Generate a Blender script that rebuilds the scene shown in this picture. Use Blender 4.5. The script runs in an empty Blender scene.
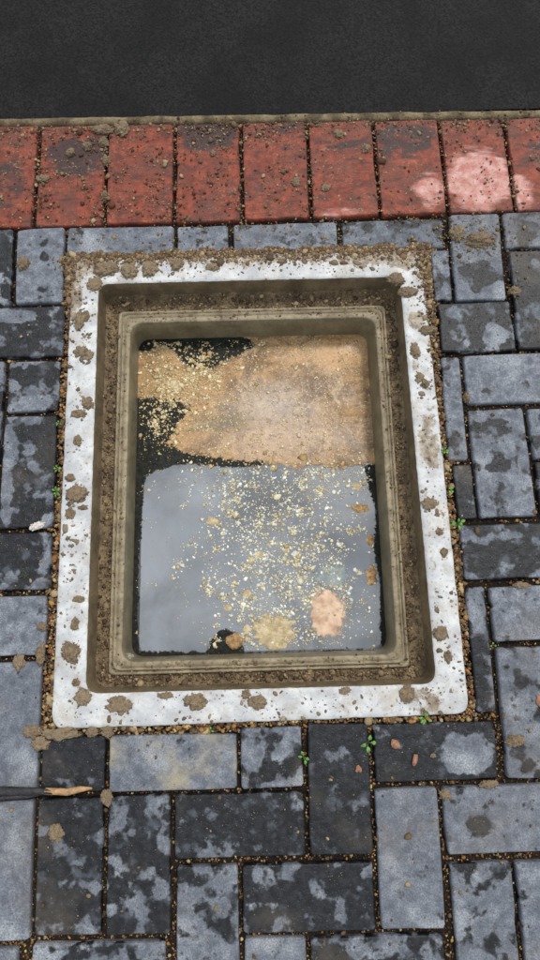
import bpy, math, random
import numpy as np
from mathutils import Matrix, Vector, noise as mnoise

random.seed(7); rng = np.random.default_rng(7)
scene = bpy.context.scene
col = scene.collection
MM = 0.001

# ---------------------------------------------------------------- camera
PITCH, ROLL, YAW, CAM_H = math.radians(11.108), math.radians(-0.511), math.radians(-1.515), 0.980
cp, sp = math.cos(PITCH), math.sin(PITCH); cr, sr = math.cos(ROLL), math.sin(ROLL); cy, sy = math.cos(YAW), math.sin(YAW)
R1 = Matrix(((1, 0, 0), (0, cp, -sp), (0, sp, cp)))
R2 = Matrix(((cr, 0, sr), (0, 1, 0), (-sr, 0, cr)))
R3 = Matrix(((cy, sy, 0), (sy, -cy, 0), (0, 0, -1)))
M = R3 @ R2 @ R1
ax, ay, az = M @ Vector((1, 0, 0)), M @ Vector((0, -1, 0)), M @ Vector((0, 0, -1))
cam_data = bpy.data.cameras.new("camera")
cam = bpy.data.objects.new("camera", cam_data); col.objects.link(cam)
cam.matrix_world = Matrix(((ax.x, ay.x, az.x, 0), (ax.y, ay.y, az.y, 0), (ax.z, ay.z, az.z, CAM_H), (0, 0, 0, 1)))
cam_data.sensor_width = 36; cam_data.lens = 36 * 580 / 960
cam_data.clip_start = 0.02; cam_data.clip_end = 500
scene.camera = cam

# ---------------------------------------------------------------- sky and sun (soft overcast)
SUN_EL, SUN_AZ = math.radians(58), math.radians(35)      # azimuth clockwise from +Y
world = bpy.data.worlds.new("World"); scene.world = world; world.use_nodes = True
wn = world.node_tree; wn.nodes.clear()
sky = wn.nodes.new('ShaderNodeTexSky'); sky.sky_type = 'NISHITA'; sky.sun_disc = False
sky.sun_elevation = SUN_EL; sky.sun_rotation = SUN_AZ; sky.dust_density = 3
bg1 = wn.nodes.new('ShaderNodeBackground'); bg1.inputs[1].default_value = 0.11
bg2 = wn.nodes.new('ShaderNodeBackground'); bg2.inputs[0].default_value = (0.90, 0.96, 1.0, 1); bg2.inputs[1].default_value = 0.84
wtc = wn.nodes.new('ShaderNodeTexCoord'); wnz = wn.nodes.new('ShaderNodeTexNoise'); wnz.inputs['Scale'].default_value = 4.5; wnz.inputs['Detail'].default_value = 4
wn.links.new(wtc.outputs['Generated'], wnz.inputs['Vector']); wmr = wn.nodes.new('ShaderNodeMapRange'); wn.links.new(wnz.outputs[0], wmr.inputs[0])
wmr.inputs[1].default_value = .3; wmr.inputs[2].default_value = .7; wmr.inputs[3].default_value = .62; wmr.inputs[4].default_value = 1.12; wn.links.new(wmr.outputs[0], bg2.inputs[1])
wmix = wn.nodes.new('ShaderNodeMixShader'); wmix.inputs[0].default_value = 0.8
wout = wn.nodes.new('ShaderNodeOutputWorld')
wn.links.new(sky.outputs[0], bg1.inputs[0]); wn.links.new(bg1.outputs[0], wmix.inputs[1])
wn.links.new(bg2.outputs[0], wmix.inputs[2]); wn.links.new(wmix.outputs[0], wout.inputs[0])
sun_d = bpy.data.lights.new("sun", 'SUN'); sun_d.energy = 1.7; sun_d.angle = math.radians(10); sun_d.color = (1, 0.95, 0.88)
sun = bpy.data.objects.new("sun", sun_d); col.objects.link(sun)
sdir = Vector((math.sin(SUN_AZ) * math.cos(SUN_EL), math.cos(SUN_AZ) * math.cos(SUN_EL), math.sin(SUN_EL)))
sun.rotation_euler = sdir.to_track_quat('Z', 'Y').to_euler()
scene.view_settings.view_transform = 'Standard'; scene.view_settings.look = 'None'
scene.view_settings.exposure = 0.22; scene.view_settings.gamma = 1

# ---------------------------------------------------------------- material helpers
def lin(r, g, b):
    f = lambda c: (c / 255 / 12.92) if c / 255 <= 0.04045 else ((c / 255 + 0.055) / 1.055) ** 2.4
    return (f(r), f(g), f(b), 1)

class NT:
    def __init__(s, name):
        s.m = bpy.data.materials.new(name); s.m.use_nodes = True
        s.t = s.m.node_tree; s.t.nodes.clear()
        s.out = s.n('ShaderNodeOutputMaterial'); s.b = s.n('ShaderNodeBsdfPrincipled')
        s.l(s.b.outputs[0], s.out.inputs[0])
    def n(s, k): return s.t.nodes.new(k)
    def l(s, a, b): s.t.links.new(a, b)
    def put(s, v, inp):
        if isinstance(v, (int, float)): inp.default_value = v
        elif isinstance(v, (tuple, list)): inp.default_value = v
        elif v is not None: s.l(v, inp)
    def math(s, op, a, b=None, c=None, clamp=False):
        n = s.n('ShaderNodeMath'); n.operation = op; n.use_clamp = clamp
        s.put(a, n.inputs[0]); s.put(b, n.inputs[1]); s.put(c, n.inputs[2]); return n.outputs[0]
    def vmath(s, op, a, b=None):
        n = s.n('ShaderNodeVectorMath'); n.operation = op
        s.put(a, n.inputs[0]); s.put(b, n.inputs[1])
        return n.outputs[1] if op in ('LENGTH', 'DISTANCE') else n.outputs[0]
    def mix(s, f, a, b, mode='MIX'):
        n = s.n('ShaderNodeMix'); n.data_type = 'RGBA'; n.blend_type = mode
        s.put(f, n.inputs[0]); s.put(a, n.inputs[6]); s.put(b, n.inputs[7]); return n.outputs[2]
    def noise(s, vec, scale, detail=3, rough=0.55, dist=0, col=False):
        n = s.n('ShaderNodeTexNoise'); n.inputs['Scale'].default_value = scale; n.inputs['Detail'].default_value = detail
        n.inputs['Roughness'].default_value = rough; n.inputs['Distortion'].default_value = dist
        s.put(vec, n.inputs['Vector']); return n.outputs[1] if col else n.outputs[0]
    def vor(s, vec, scale, feat='F1', out=0):
        n = s.n('ShaderNodeTexVoronoi'); n.feature = feat; n.inputs['Scale'].default_value = scale
        s.put(vec, n.inputs['Vector']); return n.outputs[out]
    def step(s, v, a, b, lo=0.0, hi=1.0):
        n = s.n('ShaderNodeMapRange'); n.interpolation_type = 'SMOOTHSTEP'
        s.put(v, n.inputs[0]); n.inputs[1].default_value = a; n.inputs[2].default_value = b
        n.inputs[3].default_value = lo; n.inputs[4].default_value = hi; return n.outputs[0]
    def pos(s): return s.n('ShaderNodeNewGeometry').outputs['Position']
    def obj(s): return s.n('ShaderNodeTexCoord').outputs['Object']
    def attr(s, name, kind='OBJECT'):
        n = s.n('ShaderNodeAttribute'); n.attribute_type = kind; n.attribute_name = name; return n
    def bump(s, h, dist, strength=1.0, prev=None):
        n = s.n('ShaderNodeBump'); n.inputs['Distance'].default_value = dist; n.inputs['Strength'].default_value = strength
        s.put(h, n.inputs['Height'])
        if prev is not None: s.l(prev, n.inputs['Normal'])
        return n.outputs[0]
    def fin(s, base=None, rough=None, normal=None, spec=None, ior=None):
        s.put(base, s.b.inputs['Base Color']); s.put(rough, s.b.inputs['Roughness'])
        if normal is not None: s.l(normal, s.b.inputs['Normal'])
        if spec is not None: s.put(spec, s.b.inputs['Specular IOR Level'])
        if ior is not None: s.put(ior, s.b.inputs['IOR'])
        return s.m

def patches(t, o, names):
    """sum of soft elliptical patches whose centre/strength and radii are custom properties of each block"""
    tot = None
    for a, b in names:
        c = t.attr(a).outputs['Vector']; r = t.attr(b).outputs['Vector']
        sx = t.n('ShaderNodeSeparateXYZ'); t.l(t.vmath('DIVIDE', t.vmath('SUBTRACT', o, c), r), sx.inputs[0])
        d = t.math('SQRT', t.math('ADD', t.math('MULTIPLY', sx.outputs[0], sx.outputs[0]), t.math('MULTIPLY', sx.outputs[1], sx.outputs[1])))
        v = t.step(d, 0.45, 1.35, 1, 0)
        sc = t.n('ShaderNodeSeparateXYZ'); t.l(c, sc.inputs[0])
        v = t.math('MULTIPLY', v, sc.outputs[2])
        tot = v if tot is None else t.math('ADD', tot, v)
    return tot

# grey paver: dry blue-grey face with dark wet blotches
def mat_grey():
    t = NT("grey_paver_concrete"); p = t.pos(); o = t.obj()
    f = t.math('SUBTRACT', t.noise(p, 30, 3, 0.5, 0.1), 0.5)
    f = t.math('MULTIPLY', f, 3.0)
    f = t.math('ADD', f, t.attr("wet").outputs['Fac'])
    f = t.math('ADD', f, patches(t, o, [("patch_a", "size_a"), ("patch_b", "size_b")]))
    fine = t.math('MULTIPLY', t.math('SUBTRACT', t.noise(p, 110, 3, 0.55), 0.5), 0.7)
    wet = t.step(t.math('ADD', f, fine), -0.16, 0.16)
    spots = t.step(t.vor(p, 55), 0.10, 0.16, 1, 0)
    gate = t.step(t.noise(p, 9, 2), 0.5, 0.56)
    wet = t.math('MAXIMUM', wet, t.math('MULTIPLY', t.math('MULTIPLY', spots, gate), 0.8))
    dry = t.mix(t.step(t.noise(p, 60, 5, 0.7), 0.35, 0.7), lin(108, 113, 123), lin(154, 158, 167))
    dry = t.mix(t.step(t.noise(p, 48, 4, 0.6), 0.48, 0.64, 0, 0.6), dry, lin(76, 80, 88))
    rnd = t.n('ShaderNodeObjectInfo').outputs['Random']
    dry = t.mix(t.math('MULTIPLY', rnd, 0.5), dry, lin(92, 96, 106))
    dry = t.mix(t.step(t.noise(p, 13, 3), 0.50, 0.75), dry, lin(164, 168, 174))
    dry = t.mix(t.step(t.noise(p, 420, 2, 0.6), 0.40, 0.62), t.mix(0.5, dry, (0.06, 0.07, 0.085, 1)), dry)
    wcol = t.mix(t.step(t.noise(p, 90, 4, 0.65), 0.35, 0.75), lin(15, 16, 19), lin(42, 44, 49))
    wcol = t.mix(t.step(t.noise(p, 33, 3), 0.56, 0.72, 0, 0.45), wcol, lin(98, 104, 114))
    c = t.mix(wet, dry, wcol)
    stain = t.math('MULTIPLY', t.attr("stain").outputs['Fac'], t.step(t.noise(p, 20, 3), 0.42, 0.75))
    c = t.mix(stain, c, lin(178, 165, 132))
    speck = t.math('MULTIPLY', t.step(t.vor(p, 260), 0.10, 0.22, 1, 0), t.step(t.noise(p, 70, 2), 0.52, 0.62))
    c = t.mix(t.math('MULTIPLY', speck, 0.55), c, lin(170, 160, 135))
    pit = t.math('MULTIPLY', t.step(t.vor(p, 170), 0.12, 0.26, 1, 0), t.step(t.noise(p, 45, 3), 0.5, 0.62))
    c = t.mix(t.math('MULTIPLY', pit, 0.6), c, lin(44, 44, 48))
    c = t.mix(t.step(t.noise(p, 7, 3), 0.52, 0.7, 0, 0.22), c, lin(120, 108, 92))
    h = t.math('ADD', t.noise(p, 600, 3, 0.7), t.math('MULTIPLY', t.noise(p, 90, 3), 1.5))
    h = t.math('SUBTRACT', h, t.step(t.vor(p, 150), 0.0, 0.35, 0.9, 0))
    return t.fin(c, t.math('SUBTRACT', 0.72, t.math('MULTIPLY', wet, 0.36)), t.bump(h, 0.0009, 0.8), 0.35)

def mat_red():
    t = NT("red_paver_clay"); p = t.pos(); o = t.obj()
    n = t.math('MULTIPLY', t.math('SUBTRACT', t.noise(t.vmath('MULTIPLY', p, (0.7, 1.5, 1)), 28, 5, 0.62, 0.6), 0.5), 2.2)
    dk = t.step(t.math('ADD', t.math('ADD', t.math('MULTIPLY', n, 1.7), -0.48), patches(t, o, [("patch_a", "size_a")])), -0.15, 0.4)
    pk = t.step(t.math('ADD', t.math('ADD', t.math('MULTIPLY', n, 1.15), -0.6), patches(t, o, [("patch_b", "size_b")])), -0.2, 0.55)
    base = t.mix(t.step(t.noise(p, 45, 5, 0.7), 0.3, 0.75), lin(100, 44, 30), lin(160, 76, 52))
    base = t.mix(t.step(t.noise(p, 14, 4), 0.42, 0.68, 0, 0.75), base, lin(104, 62, 52))
    base = t.mix(t.step(t.noise(t.vmath('MULTIPLY', p, (0.6, 1.8, 1)), 50, 6, 0.72), 0.49, 0.64, 0, 0.8), base, lin(70, 46, 40))
    c = t.mix(dk, base, t.mix(t.noise(p, 120, 3), lin(38, 32, 34), lin(84, 58, 54)))
    c = t.mix(t.math('MULTIPLY', pk, 0.9), c, t.mix(t.step(t.noise(p, 60, 4), 0.3, 0.7), lin(184, 116, 104), lin(214, 172, 164)))
    c = t.mix(t.step(t.noise(p, 380, 2, 0.7), 0.3, 0.5, 0.4, 0), c, (0.06, 0.03, 0.025, 1))
    dust = t.math('MULTIPLY', t.step(t.noise(p, 210, 3, 0.7), 0.56, 0.68), t.step(t.noise(p, 18, 3), 0.40, 0.62, 0, 0.75))
    c = t.mix(dust, c, lin(150, 125, 95))
    h = t.math('ADD', t.noise(p, 500, 3, 0.7), t.math('MULTIPLY', t.noise(p, 60, 3), 1.6))
    return t.fin(c, 0.62, t.bump(h, 0.0009, 0.75), 0.35)

def mat_vcol(name, rough=0.8, spec=0.3, dark=0.5, bump=0.0006, scale=500):
    t = NT(name); p = t.pos()
    c = t.attr("tone", 'GEOMETRY').outputs['Color']
    c = t.mix(t.math('MULTIPLY', t.noise(p, scale, 2, 0.6), dark), c, (0.02, 0.015, 0.01, 1))
    return t.fin(c, rough, t.bump(t.noise(p, scale * 1.5, 3, 0.7), bump, 0.8), spec)

def mat_mud():
    t = NT("mud"); p = t.pos()
    c = t.mix(t.step(t.noise(p, 130, 5, 0.7), 0.3, 0.7), lin(92, 76, 58), lin(146, 126, 102))
    c = t.mix(t.math('MULTIPLY', t.n('ShaderNodeObjectInfo').outputs['Random'], 0.7), c, lin(150, 132, 108))
    c = t.mix(t.step(t.noise(p, 700, 2), 0.55, 0.7, 0, 0.6), c, lin(185, 165, 130))
    h = t.math('ADD', t.noise(p, 700, 4, 0.7), t.noise(p, 180, 3, 0.6))
    return t.fin(c, 0.7, t.bump(h, 0.002, 1.0), 0.3)

def mat_soil(name, a, b, c2=(0.012, 0.01, 0.008, 1)):
    t = NT(name); p = t.pos()
    c = t.mix(t.step(t.noise(p, 220, 5, 0.7), 0.3, 0.7), a, b)
    c = t.mix(t.step(t.noise(p, 30, 3), 0.4, 0.65, 0, 0.7), c, c2)
    return t.fin(c, 0.9, t.bump(t.noise(p, 400, 5, 0.75), 0.004, 1), 0.2)

def mat_rim():
    t = NT("white_painted_rim"); p = t.pos()
    sx = t.n('ShaderNodeSeparateXYZ'); t.l(p, sx.inputs[0])
    c = t.mix(t.step(t.noise(p, 30, 4), 0.3, 0.7), lin(176, 177, 180), lin(210, 211, 210))
    c = t.mix(t.step(t.noise(p, 180, 5, 0.72), 0.50, 0.68, 0, 0.5), c, lin(138, 134, 126))
    c = t.mix(t.step(t.noise(p, 22, 5, 0.65, 0.4), 0.46, 0.72, 0, 0.6), c, lin(164, 152, 134))
    # mud washed over the paint: most at the far edge, little patches elsewhere
    far = t.step(sx.outputs[1], 0.580, 0.626, 0, 0.72)
    leftc = t.math('MULTIPLY', t.step(sx.outputs[0], -0.33, -0.365, 0, 0.5), t.step(sx.outputs[1], 0.3, 0.6, 0, 0.6))
    f = t.math('ADD', t.math('MULTIPLY', t.math('SUBTRACT', t.noise(p, 34, 5, 0.62, 0.5), 0.5), 2.0), t.math('ADD', far, leftc))
    for x, y, rx, ry, s in [(.275, .255, .020, .066, .62), (.268, .478, .020, .022, .6), (.232, -.172, .036, .024, .62), (.205, .598, .06, .026, .35),
                            (-.352, .545, .016, .05, .5), (.262, .60, .025, .03, .5), (-.34, .60, .03, .03, .5), (.292, .57, .01, .06, .5), (.02, -.16, .03, .01, .2),
                            (-.34, .02, .012, .03, .15), (-.325, -.15, .02, .02, .35), (.262, .40, .008, .06, .35), (.262, .14, .006, .05, .35), (.264, .05, .006, .04, .3)]:
        d = t.vmath('LENGTH', t.vmath('DIVIDE', t.vmath('SUBTRACT', t.vmath('MULTIPLY', p, (1, 1, 0)), (x, y, 0)), (rx, ry, 1)))
        f = t.math('ADD', f, t.step(d, 0.5, 1.3, s, 0))
    m = t.step(t.math('ADD', f, t.math('MULTIPLY', t.math('SUBTRACT', t.noise(p, 160, 4, 0.7), 0.5), 0.5)), 0.32, 0.55)
    spots = t.math('MULTIPLY', t.step(t.vor(p, 95), 0.12, 0.25, 1, 0), t.step(t.noise(p, 20, 2), 0.42, 0.52))
    m = t.math('MAXIMUM', m, t.math('MULTIPLY', spots, 0.85))
    mc = t.mix(t.step(t.noise(p, 110, 4, 0.7), 0.35, 0.7), lin(112, 94, 74), lin(172, 160, 140))
    c = t.mix(t.math('MULTIPLY', m, 0.9), c, mc)
    # bare grey concrete on the outer flank
    c = t.mix(t.step(sx.outputs[2], -0.0005, -0.004), c, lin(112, 92, 70))
    h = t.math('ADD', t.noise(p, 500, 3, 0.7), t.math('MULTIPLY', t.noise(p, 110, 3), 1.5))
    return t.fin(c, 0.5, t.bump(h, 0.0010, 0.6), 0.4)

def mat_concrete(name, a, b, rough=0.7, dirt=0.5, bump=0.001):
    t = NT(name); p = t.pos()
    c = t.mix(t.step(t.noise(p, 26, 4, 0.6), 0.3, 0.7), a, b)
    c = t.mix(t.step(t.noise(t.vmath('MULTIPLY', p, (1, 1, 0.35)), 120, 4, 0.65), 0.45, 0.75, 0, dirt), c, lin(74, 58, 42))
    c = t.mix(t.step(t.noise(p, 800, 2), 0.6, 0.7, 0, 0.5), c, lin(190, 175, 145))
    h = t.math('ADD', t.noise(p, 420, 4, 0.7), t.math('MULTIPLY', t.noise(p, 70, 2), 2))
    return t.fin(c, rough, t.bump(h, bump, 0.7), 0.35)

def mat_water():
    t = NT("oily_still_water"); p = t.pos()
    c = t.mix(t.step(t.noise(p, 9, 4, 0.6, 1.0), 0.35, 0.7), lin(24, 28, 34), lin(66, 74, 86))
    n = t.bump(t.noise(p, 14, 2), 0.0006, 0.5)
    i = t.step(t.noise(p, 5, 5, 0.6, 0.6), 0.35, 0.65, 2.8, 4.3)
    return t.fin(c, 0.045, n, 0.5, i)

def mat_film():
    t = NT("orange_scum_film"); p = t.pos()
    sx = t.n('ShaderNodeSeparateXYZ'); t.l(p, sx.inputs[0])
    s = t.vmath('MULTIPLY', p, (0.9, 1.15, 1))
    flat = t.vmath('MULTIPLY', p, (1, 1, 0))
    def zone(x, y, rx, ry, a, b, v):
        w = t.vmath('ADD', flat, t.vmath('MULTIPLY', t.vmath('SUBTRACT', t.noise(p, 14, 4, 0.6, 0, True), (.5, .5, .5)), (.08, .08, 0)))
        return t.step(t.vmath('LENGTH', t.vmath('DIVIDE', t.vmath('SUBTRACT', w, (x, y, 0)), (rx, ry, 1))), a, b, v, 0)
    c = t.mix(t.step(t.noise(s, 12, 7, 0.72, 0.8), 0.36, 0.64), lin(100, 72, 48), lin(190, 148, 98))
    c = t.mix(t.step(t.noise(p, 34, 6, 0.75), 0.46, 0.66, 0, 0.6), c, lin(168, 134, 92))
    c = t.mix(zone(.00, .36, .10, .055, .1, 1.5, .85), c, lin(176, 162, 152))  # this and the next zone: pale grey sheen put into the film colour
    c = t.mix(zone(.03, .29, .16, .05, .1, 1.5, .7), c, lin(184, 162, 144))
    c = t.mix(zone(.12, .46, .08, .03, .1, 1.5, .7), c, lin(200, 160, 118))
    c = t.mix(zone(.09, .395, .05, .035, .2, 1.4, .8), c, lin(98, 72, 56))
    c = t.mix(zone(-.10, .33, .06, .02, .2, 1.4, .6), c, lin(112, 108, 92))
    c = t.mix(zone(-.20, .43, .07, .05, .3, 1.4, .6), c, lin(180, 142, 88))
    c = t.mix(t.step(t.noise(t.vmath('MULTIPLY', p, (1.3, 1, 1)), 26, 7, 0.75, 0.6), 0.52, 0.66, 0, 0.6), c, lin(118, 92, 66))
    c = t.mix(t.step(t.noise(t.vmath('MULTIPLY', p, (0.9, 1.2, 1)), 24, 6, 0.72, 1.2), 0.52, 0.66, 0, 0.5), c, lin(204, 180, 146))
    c = t.mix(t.step(t.noise(p, 85, 6, 0.75), 0.52, 0.68, 0, 0.75), c, lin(96, 78, 54))
    c = t.mix(t.step(t.noise(p, 260, 4, 0.7), 0.56, 0.66, 0, 0.8), c, lin(218, 196, 146))
    h = t.math('ADD', t.noise(p, 160, 4, 0.7), t.noise(s, 30, 3, 0.6, 1))
    return t.fin(c, t.step(t.noise(s, 16, 3), 0.35, 0.65, 0.2, 0.6), t.bump(h, 0.0006, 0.6), 0.45)

def mat_asphalt():
    t = NT("dark_wet_asphalt"); p = t.pos()
    d = t.vor(t.vmath('ADD', p, t.vmath('MULTIPLY', t.noise(p, 90, 2, 0.5, 0, True), (.012, .012, 0))), 190)
    c = t.mix(t.step(t.noise(p, 240, 4, 0.75), 0.35, 0.7), lin(10, 10, 11), lin(44, 43, 42))
    c = t.mix(t.step(t.noise(p, 7, 5, 0.6), 0.4, 0.65, 0, 0.6), c, lin(14, 14, 15))
    h = t.math('SUBTRACT', t.noise(p, 300, 3), t.math('MULTIPLY', d, 1.5))
    return t.fin(c, 0.75, t.bump(h, 0.0012, 0.6), 0.15)

def thin(m, lo=0.05, hi=0.75, scale=70, amt=1.1):
    """a film that thins out to nothing towards its rim"""
    t = NT.__new__(NT); t.m = m; t.t = m.node_tree
    b = [n for n in t.t.nodes if n.type == 'BSDF_PRINCIPLED'][0]; p = t.pos()
    c = t.math('ADD', t.attr('cover', 'GEOMETRY').outputs['Fac'], t.math('MULTIPLY', t.math('SUBTRACT', t.noise(p, scale, 6, 0.75), 0.5), amt))
    t.l(t.step(c, lo, hi), b.inputs['Alpha']); return m

def mat_simple(name, a, b, scale, rough, spec=0.4, bump=0.0006):
    t = NT(name); p = t.pos()
    c = t.mix(t.step(t.noise(p, scale, 4, 0.65), 0.3, 0.7), a, b)
    return t.fin(c, rough, t.bump(t.noise(p, scale * 3, 4, 0.7), bump, 0.8), spec)

MAT = dict(
    grey=mat_grey(), red=mat_red(), mud=mat_mud(), rim=mat_rim(), water=mat_water(), film=mat_film(),
    bed=mat_soil("joint_soil", lin(34, 27, 21), lin(62, 47, 34)), ground=mat_soil("bare_soil", lin(90, 76, 58), lin(120, 104, 82)),
    grit=mat_vcol("gravel_grain", 0.75, 0.3), flake=mat_vcol("floating_flake", 0.55, 0.4, 0.25, 0.0003, 300),
    wall=mat_concrete("mud_coated_wall", lin(84, 71, 52), lin(118, 102, 78)), shaft=mat_concrete("olive_shaft_wall", lin(98, 90, 70), lin(126, 116, 92), 0.4, 0.35, 0.0006),
    lip=mat_concrete("beige_lip", lin(126, 113, 90), lin(160, 147, 122), 0.55, 0.6), ledge=mat_concrete("dirty_ledge", lin(86, 70, 50), lin(142, 120, 90), 0.5, 0.85, 0.003),
    mat=mat_simple("dark_reflection", lin(10, 12, 10), lin(40, 42, 34), 160, 0.55, 0.2), peach=mat_simple("peach_scum", lin(176, 142, 114), lin(224, 194, 166), 45, 0.4),  # the dark one is a near-black colour painting reflections on the water
    swirl=mat_simple('grey_green_scum', lin(112, 124, 128), lin(146, 156, 156), 40, 0.2, 0.6, 0.0003),
    yellow=mat_simple("yellow_scum", lin(170, 150, 112), lin(216, 200, 164), 110, 0.6, 0.3, 0.002), brown=mat_simple("brown_scum", lin(128, 98, 66), lin(196, 160, 112), 160, 0.6, 0.3, 0.003),
    asphalt=mat_asphalt(), mortar=mat_soil("mortar", lin(128, 112, 86), lin(164, 148, 118), lin(70, 58, 44)),
    leaf=mat_simple("green_leaf", lin(66, 118, 46), lin(118, 164, 82), 200, 0.45), stem=mat_simple("green_stem", lin(80, 110, 50), lin(120, 140, 70), 200, 0.5),
    bark=mat_simple("black_wet_bark", lin(18, 16, 17), lin(52, 48, 50), 90, 0.3, 0.5, 0.003), wood=mat_simple("peeled_tan_wood", lin(140, 104, 72), lin(196, 160, 118), 120, 0.6, 0.3, 0.002),
    dryleaf=mat_simple("dry_orange_leaf", lin(124, 84, 62), lin(172, 128, 98), 200, 0.6), stone=mat_simple("pale_stone", lin(190, 180, 168), lin(226, 220, 212), 200, 0.6))

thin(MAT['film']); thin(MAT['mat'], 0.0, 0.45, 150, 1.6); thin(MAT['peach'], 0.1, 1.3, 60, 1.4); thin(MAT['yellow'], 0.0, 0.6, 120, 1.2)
thin(MAT['brown'], 0.0, 0.5, 150, 1.2); thin(MAT['swirl'], 0.1, 1.6, 60, 1.4)
# ---------------------------------------------------------------- mesh helpers
def link(name, me, mat, parent=None, kind=None, label=None, cat=None, group=None, smooth=False, loc=None):
    me.materials.clear(); me.materials.append(MAT[mat] if isinstance(mat, str) else mat)
    if smooth: me.shade_smooth()
    o = bpy.data.objects.new(name, me); col.objects.link(o)
    if loc: o.location = loc
    if parent: o.parent = parent
    if kind: o['kind'] = kind
    if label: o['label'] = label
    if cat: o['category'] = cat
    if group: o['group'] = group
    return o

def pymesh(name, v, f):
    me = bpy.data.meshes.new(name); me.from_pydata([tuple(p) for p in v], [], f); me.update(); return me

def npmesh(name, V, F):
    me = bpy.data.meshes.new(name); V = np.asarray(V, np.float32); F = np.asarray(F, np.int32); k = F.shape[1]
    me.vertices.add(len(V)); me.vertices.foreach_set('co', V.ravel())
    me.loops.add(F.size); me.loops.foreach_set('vertex_index', F.ravel())
    me.polygons.add(len(F)); me.polygons.foreach_set('loop_start', np.arange(0, F.size, k, dtype=np.int32))
    me.update(calc_edges=True); return me

def nz(x, y, z=0.0): return mnoise.noise(Vector((x, y, z)))
def fbm(x, y, z=0.0, o=3):
    s, a, t = 0, 1, 0
    for i in range(o):
        s += a * nz(x, y, z + i * 7.1); t += a; a *= .55; x *= 2.03; y *= 2.03
    return s / t

def round_quad(q, r, side, corner=8):
    """points round a quad given TL,TR,BR,BL in mm, corner radius r"""
    out = []; n = 4
    q = [Vector((a, b)) for a, b in q]
    arcs = []
    for i in range(4):
        p, c, nx = q[i - 1], q[i], q[(i + 1) % 4]
        d1 = (p - c).normalized(); d2 = (nx - c).normalized()
        a = c + d1 * r; b = c + d2 * r
        arc = []
        for k in range(corner + 1):
            t = k / corner; arc.append((a * (1 - t) ** 2 + c * 2 * t * (1 - t) + b * t * t) * .75 + (a * (1 - t) + b * t) * .0 + .25 * (a * (1 - t) ** 2 + c * 2 * t * (1 - t) + b * t * t))
        arcs.append(arc)
    for i in range(4):
        out += arcs[i]
        a = arcs[i][-1]; b = arcs[(i + 1) % 4][0]
        for k in range(1, side): out.append(a.lerp(b, k / side))
    return out

def loft(loops):
    """loops: list of lists of (x,y,z) mm, same length, closed rings"""
    n = len(loops[0]); V = [(x * MM, y * MM, z * MM) for L in loops for (x, y, z) in L]; F = []
    for j in range(len(loops) - 1):
        for i in range(n):
            k = (i + 1) % n
            F.append((j * n + i, (j + 1) * n + i, (j + 1) * n + k, j * n + k))
    return npmesh('loft', V, F)

# ---------------------------------------------------------------- frame geometry (mm)
OUT = [(-362, 628), (290, 626), (304, -196), (-363, -203)]
INN = [(-312, 572), (247, 569), (256, -150), (-311, -151)]
WB = [(-307, 569), (242, 566), (250, -145), (-306, -146)]
LO = [(-284, 536), (224, 534), (223, -127), (-286, -128)]
LI = [(-261, 513), (204, 511), (204, -106), (-264, -107)]
SB = [(-259, 506), (195, 504), (197, -103), (-262, -104)]
WATER = -105.0

def mixq(a, b, t): return [(p[0] * (1 - t) + q[0] * t, p[1] * (1 - t) + q[1] * t) for p, q in zip(a, b)]
def off(q, d): return [(q[0][0] - d, q[0][1] + d), (q[1][0] + d, q[1][1] + d), (q[2][0] + d, q[2][1] - d), (q[3][0] - d, q[3][1] - d)]
def ring(q, r, z, side=150, wob=0.0, wf=0.03, zn=0.0, zf=0.1, seed=0.0):
    res = []
    cx = sum(p[0] for p in q) / 4; cyy = sum(p[1] for p in q) / 4
    for p in round_quad(q, r, side):
        d = Vector((p.x - cx, p.y - cyy)).normalized()
        w = wob * fbm(p.x * wf, p.y * wf, seed, 3)
        res.append((p.x + d.x * w, p.y + d.y * w, z + (zn * fbm(p.x * zf, p.y * zf, seed + 3, 3) if zn else 0)))
    return res

frame = bpy.data.objects.new("drain_frame", None); col.objects.link(frame)
frame.location = (-0.03, 0.21, 0); frame['category'] = 'drain frame'
frame['label'] = 'rectangular inspection chamber frame with muddy white rim, set in grey paving'
frame_inv = Matrix.Translation((0.03, -0.21, 0))
def fpart(name, me, mat, smooth=True, kind=None):
    me.transform(frame_inv); return link(name, me, mat, frame, kind=kind, smooth=smooth)

# white rim
L = [ring(OUT, 24, -60, wob=2), ring(OUT, 24, -3, wob=3), ring(off(OUT, -1.2), 23, 0.8, wob=3, zn=1), ring(off(OUT, -3), 22, 2.4, wob=3, zn=1)]
for t in (.12, .25, .4, .55, .7, .85, .94): L.append(ring(mixq(off(OUT, -3), INN, t), 22 + 2 * t, 3.0, zn=1.2, zf=.05, seed=t * .4))
L += [ring(INN, 24, 2.2, wob=1.5, wf=.08), ring(off(INN, -1.4), 23, .6, wob=1.5, wf=.08)]
fpart('rim', loft(L), 'rim')
# recess wall
L = [ring(off(INN, -1.4), 23, .6, wob=1.5, wf=.08), ring(off(INN, -2.2), 23, -2, wob=1.5, wf=.06)]
for t in (.2, .4, .6, .8, 1.0): L.append(ring(mixq(off(INN, -2.2), WB, t), 22, -2 - 46 * t, wob=1.2 + 1.5 * t, wf=.06, seed=2 + t * .3))
fpart('recess_wall', loft(L), 'wall')
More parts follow.
